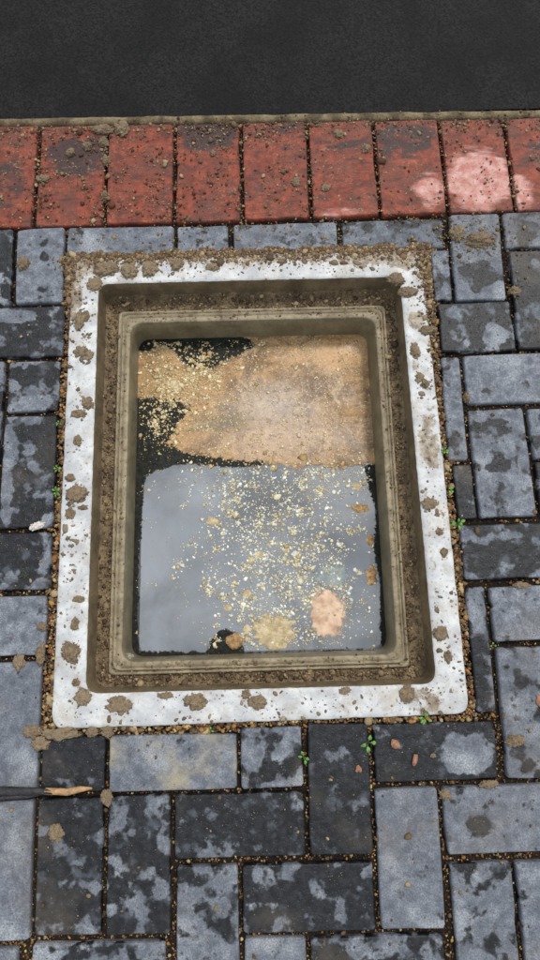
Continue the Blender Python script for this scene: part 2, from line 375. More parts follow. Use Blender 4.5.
# muddy ledge: lumpy silt lying in the channel
L = []
NL = 16
for j in range(NL + 1):
    t = j / NL; q = mixq(off(WB, 3), LO, t); R = ring(q, 22 - 12 * t, 0, side=330)
    row = []
    for (x, y, z) in R:
        e = 1.0 - abs(2 * t - 1) ** 4
        bank = (1 - t) ** 2 * 7
        h = 3.6 * fbm(x * .11, y * .11, 5, 3) + 2.2 * fbm(x * .28, y * .28, 15, 2) + 2.6 * fbm(x * .035, y * .035, 9, 2) + 1.6 * abs(nz(x * .33, y * .33, 2))
        row.append((x, y, -47 + bank + h * (0.35 + .65 * e) + (t > .93) * -1))
    L.append(row)
fpart('ledge', loft(L), 'ledge')
# raised lip with groove and bead
PR = [(0, -50), (.02, -41.5), (.10, -40), (.2, -40.2), (.25, -45.5), (.32, -45.5), (.37, -39.6), (.45, -38.4), (.51, -43.6), (.56, -43.6), (.60, -41.6), (.80, -41.4), (.93, -41.5), (1, -43)]
fpart('lip', loft([ring(mixq(LO, LI, t), 9 + 15 * t, z, wob=.7 if t < .6 else .3, wf=.07, zn=.5, zf=.07) for t, z in PR]), 'lip')
fpart('shaft_wall', loft([ring(LI, 24, -43, wob=.3, wf=.07, zn=.5, zf=.07)] + [ring(mixq(off(LI, -1), SB, t), 26, -44 - 76 * t, wob=.8, wf=.05) for t in (0, .25, .5, .75, 1)]), 'shaft')

# ---------------------------------------------------------------- water
wq = [(-300, 540), (240, 540), (240, -140), (-300, -140)]
nx, ny = 54, 68
V = [((-272 + 484 * i / nx) * MM, (-115 + 632 * j / ny) * MM, WATER * MM) for j in range(ny + 1) for i in range(nx + 1)]
F = [(j * (nx + 1) + i, j * (nx + 1) + i + 1, (j + 1) * (nx + 1) + i + 1, (j + 1) * (nx + 1) + i) for j in range(ny) for i in range(nx)]
link('water', npmesh('water', V, F), 'water', kind='structure', smooth=True, label='still oily water reflecting the grey sky inside the chamber')

def in_poly(x, y, P):
    """signed distance-ish (positive inside) to polygon"""
    best = 1e9; inside = False; n = len(P)
    for i in range(n):
        x1, y1 = P[i]; x2, y2 = P[(i + 1) % n]
        dx, dy = x2 - x1, y2 - y1; t = max(0, min(1, ((x - x1) * dx + (y - y1) * dy) / (dx * dx + dy * dy + 1e-9)))
        best = min(best, (x - x1 - t * dx) ** 2 + (y - y1 - t * dy) ** 2)
        if (y1 > y) != (y2 > y) and x < (x2 - x1) * (y - y1) / (y2 - y1) + x1: inside = not inside
    d = math.sqrt(best); return d if inside else -d

FILM = [(-290, 530), (230, 530), (230, 236), (168, 234), (140, 229), (111, 233), (80, 238), (54, 231), (16, 240), (-19, 246), (-61, 246), (-109, 257), (-150, 264), (-176, 272),
        (-205, 290), (-198, 318), (-170, 345), (-160, 357), (-180, 376), (-216, 378), (-290, 383)]
HOLE1 = [(-290, 530), (-100, 530), (-40, 500), (-35, 486), (-62, 468), (-95, 458), (-110, 441), (-150, 446), (-170, 462), (-190, 488), (-215, 500), (-250, 504)]
HOLE2 = [(-262, 510), (-238, 506), (-228, 494), (-242, 484), (-262, 486)]
DARK_REFL = [(-290, 392), (-220, 388), (-176, 390), (-150, 370), (-150, 350), (-180, 320), (-186, 300), (-160, 284), (-109, 268), (-50, 257), (-10, 258), (-10, 240), (-61, 236), (-109, 240), (-160, 248), (-205, 240),
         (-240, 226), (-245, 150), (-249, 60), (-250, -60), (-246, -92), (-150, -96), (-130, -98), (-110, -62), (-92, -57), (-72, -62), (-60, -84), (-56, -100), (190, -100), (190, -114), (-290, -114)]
DARK_REFL_R = [(184, 240), (230, 250), (230, -114), (186, -100), (184, -60), (189, 0), (182, 80), (190, 150), (178, 200), (172, 236)]  # outlines of the painted dark reflections

def sheet(name, bounds, maskf, h, mat, step=2.5, smooth=True, amp=0.35, base=None, soft=9.0, **kw):
    x0, x1, y0, y1 = bounds; nx = int((x1 - x0) / step); ny = int((y1 - y0) / step)
    z0 = WATER if base is None else base
    idx = {}; V = []; F = []; mk = {}
    for j in range(ny + 1):
        for i in range(nx + 1):
            x = x0 + i * step; y = y0 + j * step; mk[i, j] = maskf(x, y)
    def vid(i, j):
        if (i, j) not in idx:
            x = x0 + i * step; y = y0 + j * step; m = mk[i, j]
            z = z0 + max(-.6, min(1, m / 6)) * h + amp * fbm(x * .12, y * .12, 4, 3) * (m > 0)
            idx[i, j] = len(V); V.append((x * MM, y * MM, z * MM))
        return idx[i, j]
    for j in range(ny):
        for i in range(nx):
            if max(mk[i, j], mk[i + 1, j], mk[i, j + 1], mk[i + 1, j + 1]) > 0:
                F.append((vid(i, j), vid(i + 1, j), vid(i + 1, j + 1), vid(i, j + 1)))
    me = npmesh(name, V, F)
    at = me.attributes.new('cover', 'FLOAT', 'POINT'); cv = np.zeros(len(V), np.float32)
    for (i, j), k in idx.items(): cv[k] = max(-1, min(2, mk[i, j] / soft))
    at.data.foreach_set('value', cv)
    return link(name, me, mat, smooth=smooth, **kw)

def m_film(x, y):
    d = in_poly(x, y, FILM)
    for H in (HOLE1, HOLE2): d = min(d, -in_poly(x, y, H))
    return d + 16 * fbm(x * .05, y * .05, 1, 4) + 7 * nz(x * .2, y * .2, 3) + 5 * nz(x * .45, y * .45, 9)
sheet('scum_film', (-268, 205, 215, 514), m_film, .7, 'film', step=2.0, label='orange brown scum film covering the upper half of the water', cat='scum film')
def m_dark_refl(x, y):
    d = max(in_poly(x, y, DARK_REFL), in_poly(x, y, DARK_REFL_R) - 1, in_poly(x, y, HOLE1) + 6, in_poly(x, y, HOLE2) + 6)
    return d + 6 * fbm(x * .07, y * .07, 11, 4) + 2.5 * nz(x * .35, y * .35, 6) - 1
sheet('dark_reflection', (-268, 205, -110, 514), m_dark_refl, .5, 'mat', step=2.0, kind='stuff', label='painted dark reflections along the edges of the water', cat='painted reflection')  # dark sheet painting the reflections of walls and things overhead

def blob_sheet(name, cx, cyy, rx, ry, mat, h, label, cat='scum', seed=0, rag=.25, amp=.5, step=1.6):
    def f(x, y):
        d = 1 - math.hypot((x - cx) / rx, (y - cyy) / ry) + rag * fbm(x * .09, y * .09, seed, 4)
        return d * min(rx, ry)
    return sheet(name, (cx - rx * 1.6, cx + rx * 1.6, cyy - ry * 1.6, cyy + ry * 1.6), f, h, mat, step=step, amp=amp, label=label, cat=cat, soft=max(2.5, min(rx, ry) * .22))
blob_sheet('scum_patch', 93, -36, 37, 50, 'peach', .7, 'large smooth peach scum patch floating near the lower right corner', seed=31, rag=.5, amp=.5)
blob_sheet('scum_film', 104, 30, 36, 26, 'swirl', .35, 'thin pale grey green scum swirl just above the peach patch', seed=33, rag=.6, amp=.1)
blob_sheet('scum_patch', -4, -68, 40, 33, 'yellow', 1.8, 'ragged pale yellow scum patch floating at the bottom edge, left of the peach patch', seed=37, rag=.75, amp=1.6)
blob_sheet('scum_clump', -76, -82, 16, 16, 'brown', 2.4, 'round brown scum clump at the bottom edge beside the dark round patch', seed=41, rag=.35, amp=2)
blob_sheet('scum_clump', 166, 155, 17, 9, 'brown', 1.2, 'brown scum clump against the right shaft wall below the orange film', seed=43, rag=.9, amp=1.5)
blob_sheet('scum_clump', 180, 95, 8, 11, 'brown', 1.2, 'small brown scum clump against the right wall, lower of the two there', seed=45, rag=.9, amp=1.5)
blob_sheet('scum_clump', 178, 30, 11, 20, 'brown', 1.5, 'thin brown scum streak along the right wall beside the peach patch', seed=47, rag=1.1, amp=.8)
for x, y, rx, ry, s, lb in [(-113, 136, 13, 8, 51, 'large cream flake floating left of the middle of the water, below the orange film'),
                            (-28, 72, 10, 7, 53, 'cream flake floating at the centre of the open water'), (-52, 0, 9, 8, 55, 'cream flake floating above the yellow scum patch'),
                            (-54, -62, 7, 9, 57, 'cream flake between the brown clump and the yellow scum patch'), (-88, -22, 8, 7, 59, 'cream flake floating just above the dark round patch'), (160, 196, 8, 8, 61, 'yellow flake just under the right end of the orange film'),
                            (22, 78, 7, 6, 63, 'cream flake right of the one at the centre of the water'), (-190, 410, 20, 10, 65, 'bright golden flake in the left part of the orange film, under the dark hole')]:
    blob_sheet('scum_flake', x, y, rx, ry, 'yellow', 2.2, lb, 'scum flake', seed=s, rag=.6, amp=1)

# ---------------------------------------------------------------- scattered grains
def ico(sub=0):
    g = (1 + 5 ** .5) / 2
    v = [(-1, g, 0), (1, g, 0), (-1, -g, 0), (1, -g, 0), (0, -1, g), (0, 1, g), (0, -1, -g), (0, 1, -g), (g, 0, -1), (g, 0, 1), (-g, 0, -1), (-g, 0, 1)]
    f = [(0, 11, 5), (0, 5, 1), (0, 1, 7), (0, 7, 10), (0, 10, 11), (1, 5, 9), (5, 11, 4), (11, 10, 2), (10, 7, 6), (7, 1, 8), (3, 9, 4), (3, 4, 2), (3, 2, 6), (3, 6, 8), (3, 8, 9), (4, 9, 5), (2, 4, 11), (6, 2, 10), (8, 6, 7), (9, 8, 1)]
    v = [Vector(p).normalized() for p in v]
    for _ in range(sub):
        mid = {}; nf = []
        def m(a, b):
            k = (min(a, b), max(a, b))
            if k not in mid: mid[k] = len(v); v.append(((v[a] + v[b]) / 2).normalized())
            return mid[k]
        for a, b, c in f:
            x, y, z = m(a, b), m(b, c), m(c, a); nf += [(a, x, z), (b, y, x), (c, z, y), (x, y, z)]
        f = nf
    return np.array([tuple(p) for p in v]), np.array(f)
ICO_V, ICO_F = ico(0)

def scatter(name, P, S, C, mat, flat=.6, jit=.25, label=None, cat=None, kind='stuff', parent=None):
    """P (N,3) mm centres, S (N) mm radii, C (N,3) colours"""
    P = np.asarray(P, float); N = len(P); S = np.asarray(S, float)[:, None, None]; C = np.asarray(C, float)
    V = np.repeat(ICO_V[None], N, 0) * (1 + rng.uniform(-jit - .12, jit + .12, (N, 12, 1)))
    sc = rng.uniform(.55, 1.4, (N, 1, 3)); sc[:, :, 2] = flat * rng.uniform(.7, 1.2, (N, 1)); V = V * sc
    a = rng.uniform(0, 2 * np.pi, (N, 1)); b = rng.uniform(-.35, .35, (N, 1))
    x, y, z = V[..., 0].copy(), V[..., 1].copy(), V[..., 2].copy()
    x, z = x * np.cos(b) - z * np.sin(b), x * np.sin(b) + z * np.cos(b)
    V = np.stack([x * np.cos(a) - y * np.sin(a), x * np.sin(a) + y * np.cos(a), z], -1)
    V = V * S + P[:, None, :]
    F = ICO_F[None] + (np.arange(N) * 12)[:, None, None]
    V = V.reshape(-1, 3) * MM
    if parent is frame: V = V + np.array([.03, -.21, 0])
    me = npmesh(name, V, F.reshape(-1, 3))
    at = me.color_attributes.new('tone', 'FLOAT_COLOR', 'POINT')
    cc = np.ones((N, 12, 4), np.float32); cc[..., :3] = C[:, None, :]
    at.data.foreach_set('color', cc.ravel())
    return link(name, me, mat, parent, kind=kind, label=label, cat=cat)

def pal(n, cols, w=None):
    cols = np.array([lin(*c)[:3] for c in cols]); k = rng.choice(len(cols), n, p=w)
    return cols[k] * rng.uniform(.7, 1.2, (n, 1))
TAN = [(150, 126, 92), (120, 98, 72), (176, 154, 118), (100, 80, 60)]
GOLD = [(196, 150, 82), (160, 112, 60), (120, 78, 48), (206, 176, 120), (90, 62, 42), (146, 98, 66)]

# ---------------------------------------------------------------- paving
pavement = None
QUADS = dict(
 g1=[(-564,687),(-474,690),(-470,533),(-560,531)],g2=[(-468,691),(-379,688),(-374,535),(-466,535)],g3=[(-374,688),(-172,686),(-171,625),(-371,627)],
 g4=[(-167,684),(-70,684),(-69,629),(-166,627)],g5=[(-61,685),(135,684),(134,626),(-61,626)],g6=[(143,685),(336,686),(332,624),(143,623)],
 g7=[(307,619),(340,620),(340,517),(304,516)],g8=[(347,692),(441,692),(436,514),(343,515)],g9=[(448,694),(548,695),(546,620),(445,618)],
 g10=[(451,613),(546,614),(543,418),(448,417)],g11=[(311,512),(445,512),(442,417),(307,414)],g12=[(307,408),(343,409),(339,218),(306,217)],
 g13=[(348,409),(544,414),(545,318),(348,318)],g14=[(347,309),(444,309),(447,116),(350,117)],g15=[(450,308),(549,309),(549,217),(452,216)],
 g16=[(452,211),(551,212),(552,116),(453,116)],g17=[(310,209),(345,212),(346,115),(312,113)],g18=[(313,106),(514,108),(515,15),(315,13)],
 g19=[(315,3),(346,4),(348,-195),(314,-194)],g20=[(353,3),(554,6),(551,-83),(354,-87)],g21=[(356,-96),(460,-94),(456,-292),(351,-295)],
 g22=[(149,-206),(342,-206),(342,-293),(147,-294)],g23=[(146,-301),(244,-302),(241,-496),(143,-496)],g24=[(251,-302),(455,-299),(455,-397),(249,-398)],
 g25=[(-376,-213),(-275,-213),(-274,-296),(-375,-296)],g26=[(-269,-215),(-66,-214),(-68,-298),(-270,-298)],g27=[(-378,-304),(-275,-303),(-273,-492),(-376,-496)],
 g28=[(-270,-303),(-171,-302),(-170,-494),(-268,-495)],g29=[(-165,-303),(36,-301),(36,-394),(-166,-393)],g30=[(-62,-209),(37,-205),(35,-296),(-63,-298)],
 g31=[(43,-204),(142,-204),(138,-394),(42,-394)],g32=[(-575,530),(-371,531),(-368,430),(-574,431)],g33=[(-467,424),(-375,424),(-373,326),(-468,328)],
 g34=[(-570,425),(-475,424),(-473,234),(-565,235)],g35=[(-469,321),(-376,320),(-374,120),(-469,119)],g36=[(-572,228),(-475,228),(-475,122),(-572,122)],g37=[(-577,115),(-375,113),(-375,17),(-578,17)],
 g38=[(-582,9),(-378,7),(-378,-88),(-581,-89)],g39=[(-483,-98),(-382,-97),(-381,-298),(-481,-298)],g40=[(-487,-305),(-384,-305),(-382,-500),(-481,-500)])
# wetness and two patches each: (u, v, radius u, radius v, strength) in half sizes
WET = dict(
 g1=(.3, (.3, -.4, .5, .3, -.6)), g2=(-.45, (.2, .2, .25, .15, .6), (.2, -.6, .3, .15, .55)), g3=(-.45,), g4=(-.4,), g5=(-.35, (-.2, -.2, .3, .4, .3)), g6=(-.05,), g7=(-.1,),
 g8=(-.35, (.15, -.4, .8, .28, .85)), g9=(-.1, (0, .1, .3, .4, .5)), g10=(.25, (.3, -.5, .6, .4, -.7)), g11=(.35, (.42, -.35, .33, .45, -1.0), (-.6, .6, .4, .3, -.5)),
 g12=(-.3, (0, -.6, .8, .15, .5)), g13=(-.55,), g14=(-.25, (-.2, .6, .8, .25, .45), (0, -.1, .9, .15, .4)), g15=(-.2,), g16=(.35,), g17=(.35,), g18=(.2, (-.3, .1, .3, .5, .3)),
 g19=(.3, (0, .6, 1, .4, -.8)), g20=(-.45,), g21=(-.2, (.3, .1, .4, .5, .3)), g22=(.5, (.45, -.1, .5, .75, -1.2)), g23=(-.5,), g24=(-.4, (-.55, -.2, .2, .4, .6)),
 g25=(.5,), g26=(-.6,), g27=(.25,), g28=(.2,), g29=(.3,), g30=(-.1, (-.1, -.3, .3, .5, .5), (.5, -.3, .3, .4, .5)), g31=(.5,), g32=(.25, (-.1, .6, .6, .3, -.7)), g33=(0, (0, .5, .9, .4, .5), (0, -.7, .9, .3, -.5)),
 g34=(0,), g35=(.25, (-.7, .1, .3, .9, -.6)), g36=(0,), g37=(.15, (.2, .1, .5, .6, .5), (-.5, .2, .3, .9, -.4)), g38=(-.6,), g39=(-.6,), g40=(-.6,))

def paver(name, cx, cyy, w, h, mat, ang=0, wet=0.0, pa=None, pb=None, stain=0, bev=2.6, seed=0):
    rnd = random.Random(seed); hw, hh = w / 2, h / 2; r = 3.5
    base = []
    for (sx, sy), (dx, dy) in (((-1, 1), (1, 0)), ((1, 1), (0, -1)), ((1, -1), (-1, 0)), ((-1, -1), (0, 1))):
        L = w if dx else h; x0, y0 = sx * hw, sy * hh
        ts = [r / L, .3, .5, .7, 1 - r / L] if L > 60 else [r / L, .5, 1 - r / L]
        for t in ts:
            t = t + (rnd.uniform(-.08, .08) if .1 < t < .9 else 0)
            j = rnd.uniform(0, 1.3) if rnd.random() < .9 else rnd.uniform(1, 3)
            base.append((x0 + dx * L * t - dy * -j * 1.0 * 0, y0 + dy * L * t, j))
    def rg(inset, z):
        out = []
        for x, y, j in base:
            k = inset + j
            out.append((math.copysign(max(0, abs(x) - k * (abs(x) > hw - 4)), x), math.copysign(max(0, abs(y) - k * (abs(y) > hh - 4)), y), z))
        return out
    rings = [rg(0, -60), rg(0, -4.2), rg(bev * .35, -1.4), rg(bev, 0)]
    n = len(base); V = [(x * MM, y * MM, z * MM) for R in rings for x, y, z in R]
    F = [(j * n + i, j * n + (i + 1) % n, (j + 1) * n + (i + 1) % n, (j + 1) * n + i) for j in range(3) for i in range(n)]
    F = [f[::-1] for f in F] if False else F
    F.append(tuple(range(3 * n, 4 * n)))
    me = pymesh(name, V, F)
    import bmesh
    b = bmesh.new(); b.from_mesh(me); bmesh.ops.recalc_face_normals(b, faces=b.faces)
    if b.faces[:] and sum(f.normal.z for f in b.faces) < 0: bmesh.ops.reverse_faces(b, faces=b.faces)
    b.to_mesh(me); b.free()
    o = link(name, me, mat, pavement, loc=(cx * MM, cyy * MM, (2 + rnd.uniform(-1.3, 1.3)) * MM))
    o.rotation_euler = (rnd.uniform(-.008, .008), rnd.uniform(-.008, .008), ang)
    def P(q, n1, n2):
        q = q or (0, 0, .5, .5, 0)
        o[n1] = (q[0] * hw * MM, q[1] * hh * MM, float(q[4])); o[n2] = (max(q[2] * hw, 3) * MM, max(q[3] * hh, 3) * MM, 1.0)
    o['wet'] = float(wet); o['stain'] = float(stain); P(pa, 'patch_a', 'size_a'); P(pb, 'patch_b', 'size_b')
    return o

# bed the blocks lie in (a sheet with a hole where the chamber sits)
def holed(x0, x1, y0, y1, z, step, hole, amp=0.0):
    nx = int((x1 - x0) / step); ny = int((y1 - y0) / step); V = []; F = []; idx = {}
    def vid(i, j):
        if (i, j) not in idx:
            x, y = x0 + i * step, y0 + j * step; idx[i, j] = len(V)
            V.append((x * MM, y * MM, (z + amp * fbm(x * .05, y * .05, 2, 3)) * MM))
        return idx[i, j]
    for j in range(ny):
        for i in range(nx):
            cx, cyy = x0 + (i + .5) * step, y0 + (j + .5) * step
            if hole[0] < cx < hole[1] and hole[2] < cyy < hole[3]: continue
            F.append((vid(i, j), vid(i + 1, j), vid(i + 1, j + 1), vid(i, j + 1)))
    return npmesh('bed', V, F)
pavement = link('pavement', holed(-1000, 1000, -900, 930, -9, 10, (-340, 270, -180, 600), 2.5), 'bed', kind='structure', smooth=True)
B = 40000
gm = pymesh('ground', [(x * MM, y * MM, -.03) for x, y in [(-B, -B), (B, -B), (B, B), (-B, B), (-330, -170), (260, -170), (260, 590), (-330, 590)]],
            [(0, 1, 5, 4), (1, 2, 6, 5), (2, 3, 7, 6), (3, 0, 4, 7)])
link('ground', gm, 'ground', kind='structure')
rects = []
for k, q in QUADS.items():
    cx = sum(p[0] for p in q) / 4; cyy = sum(p[1] for p in q) / 4
    w = (q[1][0] - q[0][0] + q[2][0] - q[3][0]) / 2; h = (q[0][1] - q[3][1] + q[1][1] - q[2][1]) / 2
    ang = math.atan2(q[1][1] - q[0][1] + q[2][1] - q[3][1], 2 * w) if w >= h else math.atan2(-(q[0][0] - q[3][0] + q[1][0] - q[2][0]), 2 * h)
    W = WET[k]
    paver('grey_paver', cx, cyy, w, h, 'grey', ang * .8, W[0], W[1] if len(W) > 1 else None, W[2] if len(W) > 2 else None, 0.6 if k in ('g26',) else .0, seed=hash(k[1:]) % 1 + int(k[1:]))
    rects.append((cx - w / 2, cx + w / 2, cyy - h / 2, cyy + h / 2))
# the paving goes on beyond the part that was measured
G = 5.0; X0, X1, Y0, Y1 = -1000, 1000, -900, 690
gx, gy = int((X1 - X0) / G), int((Y1 - Y0) / G); occ = np.zeros((gx, gy), bool)
def fill(a, b, c, d, m=2.6):
    occ[max(0, int((a - m - X0) / G)):max(0, int(math.ceil((b + m - X0) / G))), max(0, int((c - m - Y0) / G)):max(0, int(math.ceil((d + m - Y0) / G)))] = True
for r in rects: fill(*r)
fill(-372, 312, -204, 632)
rr = random.Random(3); kk = 0
for j in range(gy - 1, -1, -1):
    for i in range(gx):
        if occ[i, j]: continue
        opts = [(41, 20), (20, 41)]; rr.shuffle(opts)
        for (a, b) in opts + [(20, 20), (20, 10), (10, 20), (41, 8), (8, 41), (10, 10)]:
            if i + a <= gx and j - b + 1 >= 0 and not occ[i:i + a, j - b + 1:j + 1].any():
                occ[i:i + a, j - b + 1:j + 1] = True
                x0 = X0 + i * G; y1 = Y0 + (j + 1) * G; kk += 1
                paver('grey_paver', x0 + a * G / 2, y1 - b * G / 2, a * G - 6, b * G - 6, 'grey', rr.uniform(-.006, .006), rr.uniform(-.45, .4), seed=500 + kk)
                rects.append((x0 + 3, x0 + a * G - 3, y1 - b * G + 3, y1 - 3)); break
# red edging row
RX = [-437, -303.5, -171.5, -42, 87.5, 217, 345, 472]
edges = [RX[0] - 130 * k for k in range(4, 0, -1)] + RX + [RX[-1] + 130 * k for k in range(1, 5)]
RP = {3: ((0, -.1, 1, .6, .6), None), 4: ((.2, .35, 1.0, .42, 1.3), (0, -.3, .1, .1, 0)), 5: ((0, .9, .8, .2, .3), None), 6: ((0, .75, 1.1, .35, 1.1), None),
      7: ((.6, .8, .9, .25, .75), None), 8: ((0, .5, 1, .12, .7), (-.2, -.92, .9, .12, .8)), 9: ((-.1, .55, 1.1, .42, .95), (.55, -.55, .6, .4, 1.1)),
      10: ((-.3, 1, .8, .12, .5), (.05, -.3, 1.15, .68, 1.5)), 11: ((.2, .3, 1, .4, .65), (-.85, -.55, .5, .4, 1.3))}
for k in range(len(edges) - 1):
    a, b = edges[k] + 2.5, edges[k + 1] - 2.5; mid = (a + b) / 2; y0 = 693 + .004 * (mid - 0); y1 = 906 - .016 * mid
    pa, pb = RP.get(k, ((rr.uniform(-.5, .5), rr.uniform(-.5, .8), .8, .4, .6), None))
    paver('red_paver', mid, (y0 + y1) / 2, b - a, y1 - y0, 'red', .01 if k > 7 else -.004, 0, pa, pb, seed=900 + k, bev=2.2)
    rects.append((a, b, y0, y1))
# mortar haunch and the dark road beyond the edging
road_pts = [(-B, 922.), (B, 922. - 0), (B, B), (-B, B)]
link('road', pymesh('road', [(x * MM, y * MM, -.002) for x, y in road_pts], [(0, 1, 2, 3)]), 'asphalt', kind='structure')
V = []; F = []; nn = 400; prof = [(0, -12), (2, -3), (5, 1.2), (11, 1.8), (16, .5), (19, -6)]
for i in range(nn + 1):
    x = -1000 + 2000 * i / nn
    for (d, z) in prof: V.append((x * MM, (908 - .016 * x + d + 3.0 * fbm(x * .02, d * .2, 3, 3) * (d > 2)) * MM, (z + 1.0 * nz(x * .07, d, 5)) * MM))
m_ = len(prof)
for i in range(nn):
    for j in range(m_ - 1): F.append((i * m_ + j, (i + 1) * m_ + j, (i + 1) * m_ + j + 1, i * m_ + j + 1))
link('kerb', npmesh('kerb', V, F), 'mortar', kind='structure', smooth=True)

# ---------------------------------------------------------------- grit in the joints
s = 2.0; XA, XB, YA, YB = -640, 640, -640, 925
nx, ny = int((XB - XA) / s), int((YB - YA) / s); occ2 = np.zeros((nx, ny), bool)
for a, b, c, d in rects:
    occ2[max(0, int((a + .5 - XA) / s)):max(0, int((b - .5 - XA) / s) + 1), max(0, int((c + .5 - YA) / s)):max(0, int((d - .5 - YA) / s) + 1)] = True
occ2[int((-360 - XA) / s):int((292 - XA) / s), int((-198 - YA) / s):int((622 - YA) / s)] = True
ii, jj = np.nonzero(~occ2); px = XA + (ii + .5) * s; py = YA + (jj + .5) * s
near = (px > -384) & (px < 318) & (py > -216) & (py < 640) & ((px < -360) | (px > 288) | (py < -196) | (py > 618))
low = (py < -190) | (px < -380) & (py < 120)
k1 = np.nonzero(near & (rng.random(len(px)) < .42))[0]
k2 = np.nonzero(~near & (rng.random(len(px)) < np.where(low, .26, .14)))[0]
z1 = rng.uniform(-7, -1.5, len(k1))
P = np.stack([px[k1] + rng.uniform(-1, 1, len(k1)), py[k1] + rng.uniform(-1, 1, len(k1)), z1], 1)
scatter('gap_gravel', P, rng.gamma(2.6, .75, len(k1)) + .5, pal(len(k1), GOLD + TAN + [(84, 66, 48), (110, 88, 62), (150, 120, 84)]), 'grit', label='golden brown gravel filling the gap round the white rim', cat='gravel')
P = np.stack([px[k2] + rng.uniform(-1, 1, len(k2)), py[k2] + rng.uniform(-1, 1, len(k2)), rng.uniform(-10, -4.5, len(k2))], 1)
scatter('joint_grit', P, rng.gamma(5, .24, len(k2)) + .4, pal(len(k2), GOLD + TAN + [(60, 48, 36)] * 4), 'grit', label='brown grit lying in the joints between the pavers', cat='grit')

def clustered(n, x0, x1, y0, y1, f, thr):
    X, Y = [], []
    while len(X) < n:
        x = random.uniform(x0, x1); y = random.uniform(y0, y1)
        if fbm(x * f, y * f, 8, 3) + random.uniform(-.25, .25) > thr: X.append(x); Y.append(y)
    return np.array(X), np.array(Y)
# crumbs strewn over the red row, thicker to the left
x, y = clustered(3000, -520, 560, 690, 920, .02, .05)
keep = rng.random(len(x)) < np.where(x < -50, .95, np.where(x < 280, .7, .4)); x, y = x[keep], y[keep]
x2 = rng.uniform(-520, 560, 900); y2 = 905 - .016 * x2 - rng.gamma(1.5, 9, 900)
x3 = np.repeat(np.array(edges), 60) + rng.normal(0, 4, 60 * len(edges)); y3 = rng.uniform(695, 905, len(x3))
x, y = np.r_[x, x2, x3], np.r_[y, y2, y3]; sz = rng.gamma(1.6, .65, len(x)) + .5
scatter('dirt_crumbs', np.stack([x, y, 2.4 + sz * .3], 1), sz, pal(len(x), TAN + [(96, 60, 44)] * 2), 'grit', label='tan dirt crumbs strewn over the red pavers', cat='dirt crumbs')
# crumbs on the grey paving
x, y = clustered(1300, -540, 560, -560, 690, .015, .12)
x2, y2 = clustered(900, -400, 460, 590, 692, .03, .0)
x4, y4 = rng.normal(395, 45, 260), rng.normal(636, 26, 260)
x, y = np.r_[x, x2, x4], np.r_[y, y2, y4]
keep = ~((x > -365) & (x < 300) & (y > -205) & (y < 628)); x, y = x[keep], y[keep]; sz = rng.gamma(1.6, .6, len(x)) + .4
scatter('dirt_crumbs', np.stack([x, y, 2.6 + sz * .3], 1), sz, pal(len(x), TAN + [(130, 110, 70)]), 'grit', label='small dirt crumbs scattered over the grey pavers', cat='dirt crumbs')
# soil heaped over the far edge and corners of the rim
n = 7500; x = rng.uniform(-384, 306, n); y = 634 - rng.gamma(1.6, 6.5, n) - np.array([9 * max(0, fbm(a * .03, 3, 3, 3) + .1) * 2.0 for a in x])
xa = -372 + rng.gamma(1.4, 6, 900); ya = 630 - rng.gamma(1.5, 30, 900)
xb = 303 - rng.gamma(1.4, 6, 1300); yb = 625 - rng.gamma(1.6, 50, 1300)
xc, yc = np.r_[x, xa, xb], np.r_[y, ya, yb]; sz = rng.gamma(2, .68, len(xc)) + .4
scatter('soil_heap', np.stack([xc, yc, 2.0 + rng.uniform(-1, 2.0, len(xc))], 1), sz, pal(len(xc), TAN * 2 + [(130, 100, 78), (150, 118, 90), (112, 84, 62)]), 'grit', label='crumbly brown soil heaped along the far edge of the white rim', cat='soil')
# grit on ledge and lip
def around(qa, qb, n, beta=(1, 1)):
    t = rng.beta(*beta, n); a = round_quad(qa, 20, 120); b = round_quad(qb, 12, 120); k = rng.integers(0, len(a), n)
    X = np.array([a[i].x * (1 - q) + b[i].x * q for i, q in zip(k, t)]); Y = np.array([a[i].y * (1 - q) + b[i].y * q for i, q in zip(k, t)])
    return X + rng.normal(0, 1.2, n), Y + rng.normal(0, 1.2, n), t
x, y, t = around(WB, LO, 4200, (1.7, 1.4)); sz = rng.gamma(1.5, .72, len(x)) + .3
scatter('channel_dirt', np.stack([x, y, -45.5 + (1 - t) ** 2 * 7 + rng.uniform(-1, 1.5, len(x))], 1), sz, pal(len(x), [(122, 100, 74), (146, 124, 94), (100, 80, 58), (168, 146, 112), (80, 62, 46)]), 'grit', flat=.7, label='crumbly brown dirt lying in the channel of the chamber frame', cat='dirt')
x, y, t = around(LO, LI, 1300, (.9, 1.5)); sz = rng.gamma(1.5, .5, len(x)) + .4
scatter('lip_dirt', np.stack([x, y, -41 + sz * .2], 1), sz, pal(len(x), TAN), 'grit', label='fine dirt specks on the beige inner lip', cat='dirt')
